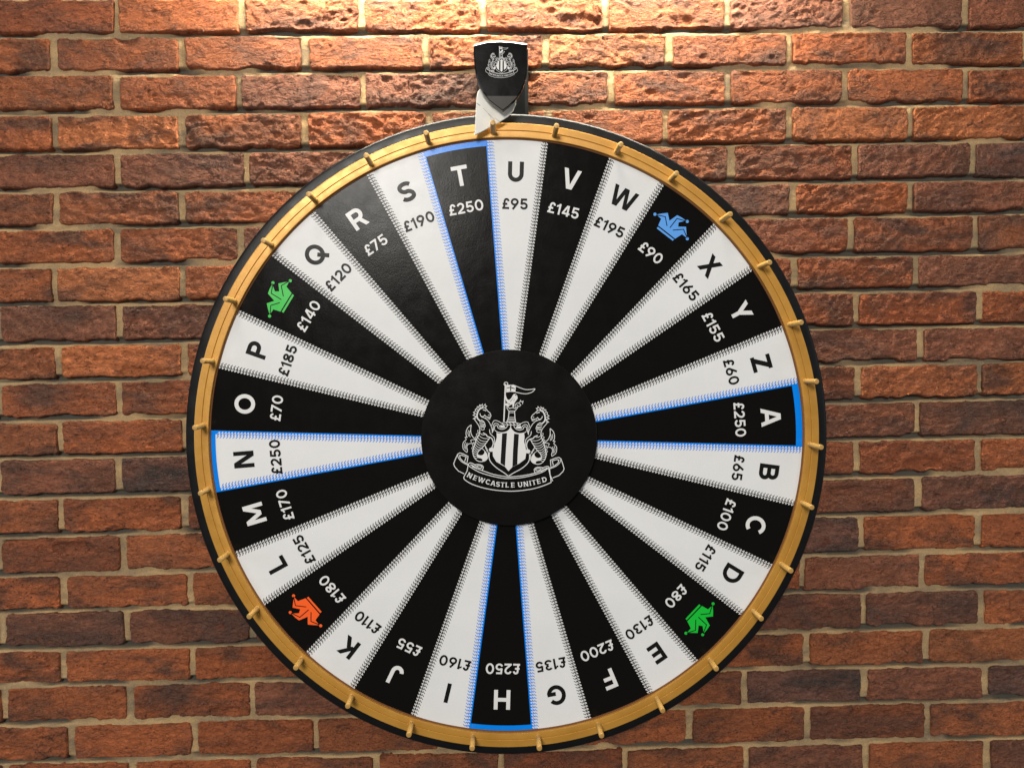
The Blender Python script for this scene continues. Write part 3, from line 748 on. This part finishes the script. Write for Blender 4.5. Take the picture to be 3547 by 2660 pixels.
half_F = [
 ([(600,520),(565,700),(560,800),(600,950),(700,1080),(820,1140),(950,1140),(1080,1090),(1160,980),(1185,850),(1150,700),(1080,560),(1040,490)], 26, 1),
 ([(1240,190),(1040,470),(920,600),(780,740),(740,830),(760,880)], 26, 1),
 ([(920,600),(1010,690),(1090,790),(1140,900)], 20, 1), ([(1060,560),(1075,640)], 16, 0), ([(1110,640),(1120,740)], 16, 0),
 ([(790,60),(900,170),(1050,220),(1220,220)], 19, 1), ([(760,180),(850,280),(1000,330),(1140,320)], 19, 1), ([(720,270),(800,370),(930,420),(1070,410)], 19, 1),
 ([(690,360),(780,460),(880,500),(990,500)], 19, 1), ([(650,440),(730,540),(820,580),(920,590)], 19, 1), ([(620,530),(700,620),(780,660),(850,660)], 19, 1),
 ([(600,620),(670,690),(720,710),(790,700)], 19, 1), ([(580,700),(640,760),(740,780)], 19, 1), ([(570,790),(640,838),(730,840)], 19, 1), ([(590,905),(650,925),(722,910)], 19, 1),
 ([(640,990),(700,1000),(750,990)], 17, 1),
 ([(590,340),(604,400),(528,460),(572,520),(506,610),(560,650),(528,740)], 15, 0),
]
half_D = [
 ([(342,1110),(240,1060),(175,985),(158,935),(190,850),(228,768),(265,745),(320,760),(408,805),(392,912)], 12, 0),
 ([(350,890),(378,815),(300,785),(262,790),(270,840),(330,900),(415,945)], 12, 0),
 ([(228,772),(240,830),(300,900),(400,955)], 10, 1), ([(410,955),(392,1060),(335,1165)], 12, 0),
 ([(415,945),(440,918),(500,935),(560,985),(610,1010),(650,1000),(640,975),(590,965),(545,975)], 12, 1), ([(520,948),(620,948),(675,990),(655,1048)], 11, 1),
 ([(450,950),(500,975),(560,1020)], 16, 1),
 ([(780,735),(775,830),(810,910),(900,1000),(1020,1080),(1108,1146)], 13, 1),
]
hoof_E = [[(930,1050),(1000,1068),(1045,1110),(1000,1118),(930,1118)], [(690,1572),(750,1550),(775,1590),(760,1650),(700,1656),(668,1610)]]
fill_F = [[(745,852),(860,893),(960,870),(1020,800),(1036,705),(1100,800),(1148,950),(1080,1080),(950,1122),(945,1060),(870,1012),(760,985),(718,905)]]
mid_E = [
 ([(1047,130),(1010,980)], 26, 0),
 ([(1220,150),(1360,210),(1500,255),(1640,250),(1710,240),(1650,310),(1520,350),(1400,340),(1268,310)], 14, 1),
 ([(1260,630),(1290,565),(1370,545),(1385,495),(1402,530),(1442,516),(1430,580)], 12, 0), ([(1300,600),(1350,636),(1392,600),(1345,572)], 12, 1),
 ([(1070,655),(1090,690),(1122,738),(1260,738),(1290,700),(1326,655),(1270,655),(1266,682),(1228,672),(1180,668),(1140,682),(1115,655),(1066,655)], 13, 0),
 ([(1127,740),(1114,890),(1078,982)], 16, 0), ([(1250,740),(1260,890),(1276,982)], 16, 0),
 ([(1130,775),(1250,775)], 12, 0), ([(1115,882),(1260,882)], 12, 0), ([(1104,922),(1262,922)], 12, 0), ([(1090,950),(1270,955)], 11, 0), ([(1075,982),(1280,985)], 13, 0),
 ([(975,1004),(1080,990),(1280,1000),(1390,1030)], 11, 1), ([(985,1034),(1080,1050),(1180,1050),(1370,1062)], 11, 1),
 ([(1060,1000),(1110,1050)], 14, 0), ([(1130,995),(1180,1046)], 14, 0), ([(1210,1000),(1262,1050)], 14, 0), ([(1290,1005),(1340,1056)], 14, 0), ([(975,1004),(985,1034)], 11, 0), ([(1390,1030),(1370,1062)], 11, 0),
]
lion = [(1050,370),(1070,440),(1095,478),(1130,490),(1175,450),(1200,405),(1230,360),(1270,348),(1310,390),(1322,450),(1290,500),(1250,555),(1236,652),(1205,652),(1205,585),(1150,606),(1100,645),(1040,605),(1042,565),(1100,562),(1060,505),(1038,430)]
lion_dark = [([(1262,372),(1292,392)], 20), ([(1082,415),(1104,468)], 12), ([(1150,522),(1200,482)], 10), ([(1105,570),(1150,580)], 14), ([(1225,430),(1205,470)], 8), ([(1250,470),(1230,510)], 8)]
banner_D = [
 ([(415,945),(440,985),(600,1078),(800,1142),(1000,1184),(1120,1190),(1300,1180),(1500,1142),(1700,1080),(1808,1008)], 12, 1),
 ([(480,985),(650,1050),(850,1118),(1050,1155),(1150,1160),(1350,1142),(1550,1102),(1720,1042),(1790,1000)], 12, 1),
 ([(335,1165),(350,1210),(480,1290),(700,1360),(950,1400),(1200,1410),(1450,1385),(1650,1340),(1830,1270),(1854,1240),(1835,1130),(1810,1010)], 13, 1),
]
shield_D = [(905,400),(960,406),(1010,398),(1080,382),(1130,345),(1152,305),(1190,352),(1240,398),(1320,412),(1385,402),(1392,470),(1382,570),(1412,650),(1422,740),(1405,850),(1300,930),(1180,990),(1112,1062),(1050,985),(900,900),(842,800),(836,700),(870,600),(910,480)]
stripes_D = [[(1002,408),(1088,398),(1068,700),(1052,977),(972,925),(986,700)], [(1210,410),(1294,422),(1276,700),(1266,945),(1180,988),(1192,700)]]
BAN = [('N',440,1137,0.50),('E',535,1180,0.42),('W',640,1217,0.33),('C',757,1250,0.26),('A',845,1272,0.20),('S',930,1290,0.14),('T',1010,1298,0.08),('L',1092,1302,0.03),('E',1190,1302,-0.03),
       ('U',1315,1297,-0.08),('N',1415,1285,-0.13),('I',1490,1271,-0.17),('T',1555,1258,-0.20),('E',1640,1237,-0.25),('D',1738,1208,-0.29)]
SERIF = {'N': [(0.1,0),(0.1,1),(0.76,1),(0.76,0)], 'E': [(0.1,0),(0.1,1)], 'W': [(0.1,1),(0.7,1),(1.3,1)], 'A': [(0.1,0),(0.88,0)], 'T': [(0.42,0)], 'L': [(0.1,0),(0.1,1)], 'U': [(0.1,1),(0.72,1)], 'I': [(0.1,0),(0.1,1)], 'D': [(0.1,0),(0.1,1)]}

def crest(parent, to_src, h, wmul, names):
    """build the crest on the plane y=-h; to_src maps traced photo pixels to the photo pixels where it stands"""
    def t3(x, y, l):
        q = P(*to_src((x, y)), h); return (q.x, -(h+l), q.z)
    sm = lambda pts, s: catmull(pts, 3) if s else pts
    L = 0.00025
    def halves(pr, mir):
        f = mirror if mir else (lambda p: p)
        for conv, lst, k in ((Ec, half_E[:-3], 6.506), (Fc, half_F, 11.642)):
            for pts, w, s in lst: pr.stroke(sm([f(conv(p)) for p in pts], s), w/k*wmul, 0)
        for po in hoof_E: pr.poly([f(Ec(p)) for p in po], 0)
        for po in fill_F: pr.poly(catmull([f(Fc(p)) for p in po], 3, True), 0)
    for mir in (False, True):
        pr = Print(t3, L, 0.000006); halves(pr, mir); pr.build('crest_seahorse', [M_WPRINT, M_BPRINT], parent)
    pr = Print(t3, L+0.0004, 0.000006)
    pr.poly([Dc(p) for p in shield_D], 0)
    for po in stripes_D: pr.poly([Dc(p) for p in po], 1)
    for mir in (False, True):
        f = mirror if mir else (lambda p: p)
        for pts, w, s in half_E[-3:]: pr.stroke(sm([f(Ec(p)) for p in pts], s), w/6.506*wmul, 0)
        pts, w, s = half_D[-1]; pr.stroke(sm([f(Dc(p)) for p in pts], s), w/5.027*wmul, 0)
    pr.build('crest_shield', [M_WPRINT, M_BPRINT], parent)
    pr = Print(t3, L, 0.000006)
    for pts, w, s in mid_E: pr.stroke(sm([Ec(p) for p in pts], s), w/6.506*wmul, 0)
    pr.poly([Ec(p) for p in [(1065,150),(1220,148),(1280,186),(1270,312),(1160,304),(1062,322)]], 0)
    pr.stroke([Ec(p) for p in [(1168,160),(1162,286)]], 24/6.506, 1); pr.stroke([Ec(p) for p in [(1080,218),(1165,206),(1255,236)]], 20/6.506, 1)
    pr.stroke([Ec((1058+42*math.cos(a*0.45), 130+42*math.sin(a*0.45))) for a in range(14)], 14/6.506*wmul, 0, closed=True)
    pr.poly([Ec(p) for p in lion], 0)
    for pts, w in lion_dark: pr.stroke([Ec(p) for p in pts], w/6.506, 1)
    pr.build('crest_castle', [M_WPRINT, M_BPRINT], parent)
    pr = Print(t3, L+0.0002, 0.000006)
    for pts, w, s in banner_D: pr.stroke(sm([Dc(p) for p in pts], s), w/5.027*wmul, 0)
    for mir in (False, True):
        f = mirror if mir else (lambda p: p)
        for pts, w, s in half_D[:-1]: pr.stroke(sm([f(Dc(p)) for p in pts], s), w/5.027*wmul, 0)
    pr.build('crest_ribbon', [M_WPRINT, M_BPRINT], parent)
    pr = Print(t3, L+0.0003, 0.000004)
    for ch, x, y, a in BAN:
        G, wd = glyph(ch, 0.18); c = Dc((x, y)); hh = 86/5.027
        ca, sa = math.cos(a), math.sin(a); fx = 0.98
        def q(p):
            u_, v_ = (p[0]-wd/2)*hh*fx, (p[1]-0.5)*hh
            return (c[0] + u_*ca + v_*sa, c[1] + u_*sa - v_*ca)
        for g_ in G:
            if g_[0] == 's':
                horiz = abs(g_[1][0][1]-g_[1][-1][1]) < 0.01 and len(g_[1]) == 2
                pr.stroke([q(p) for p in g_[1]], (0.12 if horiz else 0.185)*hh*wmul**0.5, 0, closed=g_[2])
            else: pr.poly([q(p) for p in g_[1]], 0)
        for sx, sy in SERIF.get(ch, []):
            yy = 0.04 if sy == 0 else 0.96
            pr.stroke([q((sx-0.19, yy)), q((sx+0.19, yy))], 0.08*hh*wmul**0.5, 0)
    pr.build('crest_lettering', [M_WPRINT], parent)
crest(hub, lambda p: p, HH, 1.12, 'hub')

# spindle and wall flange behind the wheel
solid_disc('spindle', 0.020, -0.004, 0.054, M_STEEL, wheel, 40)
solid_disc('wall_flange', 0.075, -0.004, 0.008, M_STEEL, wheel, 60)

# ------------------------------------------------------------------ the pointer on its post
R1 = lambda p: (1440 + p[0]/3.687, 80 + p[1]/3.687)
HP, HFL, HS = 0.040, 0.104, 0.128
pt0 = P(*R1((1110, 1170)), 0)
pointer = empty('wheel_pointer', (pt0.x, 0, pt0.z), 'black shield pointer with white crest and white flapper on the post above the wheel', 'pointer')

def prism(name, outline, h0, h1, mat, parent, bev=0.0, label=None, bev_pts=None):
    """outline: photo pixels at depth h1; a plate between h0 and h1 with a chamfered front edge"""
    pts = [P(*p, h1) for p in outline]
    pts = [(p.x, p.z) for p in pts]
    ar = sum(pts[i][0]*pts[(i+1) % len(pts)][1] - pts[(i+1) % len(pts)][0]*pts[i][1] for i in range(len(pts)))
    if ar < 0: pts = pts[::-1]
    n = len(pts)
    def inset(d):
        out = []
        for i in range(n):
            a, b, c = pts[i-1], pts[i], pts[(i+1) % n]
            n1 = np.array([-(b[1]-a[1]), b[0]-a[0]]); n1 = n1/(np.linalg.norm(n1)+1e-12)
            n2 = np.array([-(c[1]-b[1]), c[0]-b[0]]); n2 = n2/(np.linalg.norm(n2)+1e-12)
            m = n1+n2; m = m/(np.linalg.norm(m)+1e-12); k = min(1/max(m.dot(n1), 0.4), 2.0)
            out.append((b[0]+m[0]*d*k, b[1]+m[1]*d*k))
        return out
    layers = [(pts, h0), (pts, h1-bev*0.8)]
    layers += [(inset(bev), h1)] if bev else []
    if not bev: layers[1] = (pts, h1)
    V = []; F = []
    for ps, h in layers: V += [(p[0], -h, p[1]) for p in ps]
    for l in range(len(layers)-1):
        for i in range(n): j = (i+1) % n; F.append([l*n+i, l*n+j, (l+1)*n+j, (l+1)*n+i])
    F.append([(len(layers)-1)*n+i for i in range(n)]); F.append([n-1-i for i in range(n)])
    o = mesh_obj(name, V, F, mat, parent, label=label)
    bm = bmesh.new(); bm.from_mesh(o.data); bmesh.ops.recalc_face_normals(bm, faces=bm.faces); bm.to_mesh(o.data); bm.free()
    return o

# post: a board with chamfered edges running from behind the shield down behind the wheel
prism('post', [R1(p) for p in [(776,330),(1437,322),(1441,1500),(790,1500)]], -0.003, HP, M_POST, pointer, bev=0.0068, label='black post with chamfered edges')
left = [(738,284),(741,400),(750,550),(768,660),(800,775),(855,885),(935,985),(1020,1052),(1110,1120)]
right = [(1195,1055),(1282,970),(1340,890),(1392,770),(1418,650),(1427,500),(1426,400),(1424,268)]
topc = [(1390,262),(1250,240),(1080,228),(900,240),(780,268)]
prism('shield', [R1(p) for p in left + right + topc], HS-0.012, HS, M_ACRYL, pointer, bev=0.0022, label='black shield plate with chamfered sides')
shield = [o for o in pointer.children if o.name.startswith('shield')][0]
low = [(905,935),(935,975),(1020,1043),(1110,1109),(1190,1048),(1270,968),(1298,935)]
prism('tip_panel', [R1(p) for p in low], HS+0.0001, HS+0.0012, M_SMOKE, shield, label='smoky grey lower tip')
solid_disc('pivot_rod', 0.006, HP-0.002, HS-0.010, M_STEEL, pointer, 24, cx=P(*R1((1110,850)), HS).x, cz=P(*R1((1110,850)), HS).z)

ca_, sa_ = math.cos(rad(-2.9)), math.sin(rad(-2.9))
def small(p):
    x, y = (p[0]-1759.8)*0.290, (p[1]-1513.3)*0.290
    return (1734.9 + x*ca_ - y*sa_, 216.5 + x*sa_ + y*ca_)
crest(shield, small, HS, 1.25, 'small')

flap = [(950,800),(860,812),(825,835),(792,880),(776,960),(768,1100),(760,1250),(751,1434),(868,1376),(960,1325),(1060,1272),(1180,1195),(1245,1125),(1276,1050),(1284,985),(1272,900),(1200,810),(1080,790)]
fl = prism('flapper', [R1(p) for p in flap], HFL-0.003, HFL, M_LEATH, pointer, bev=0.0006, label='white flapper resting against a peg')
def fl3(x, y, l):
    q = P(*R1((x, y)), HFL); return (q.x, -(HFL+l), q.z)
ps = Print(fl3, 0.0002)
for pts, w in (([(776,1025),(800,1042),(822,1058)], 8), ([(860,1092),(905,1135),(945,1185),(965,1215)], 3.5), ([(930,1160),(985,1215),(1012,1240)], 3.0), ([(1010,1212),(1040,1238),(1072,1262)], 3.5), ([(950,1225),(975,1245)], 3.0)):
    ps.stroke(catmull(pts, 3), w, 0)
ps.build('scuff_mark', M_SCRATCH, fl)
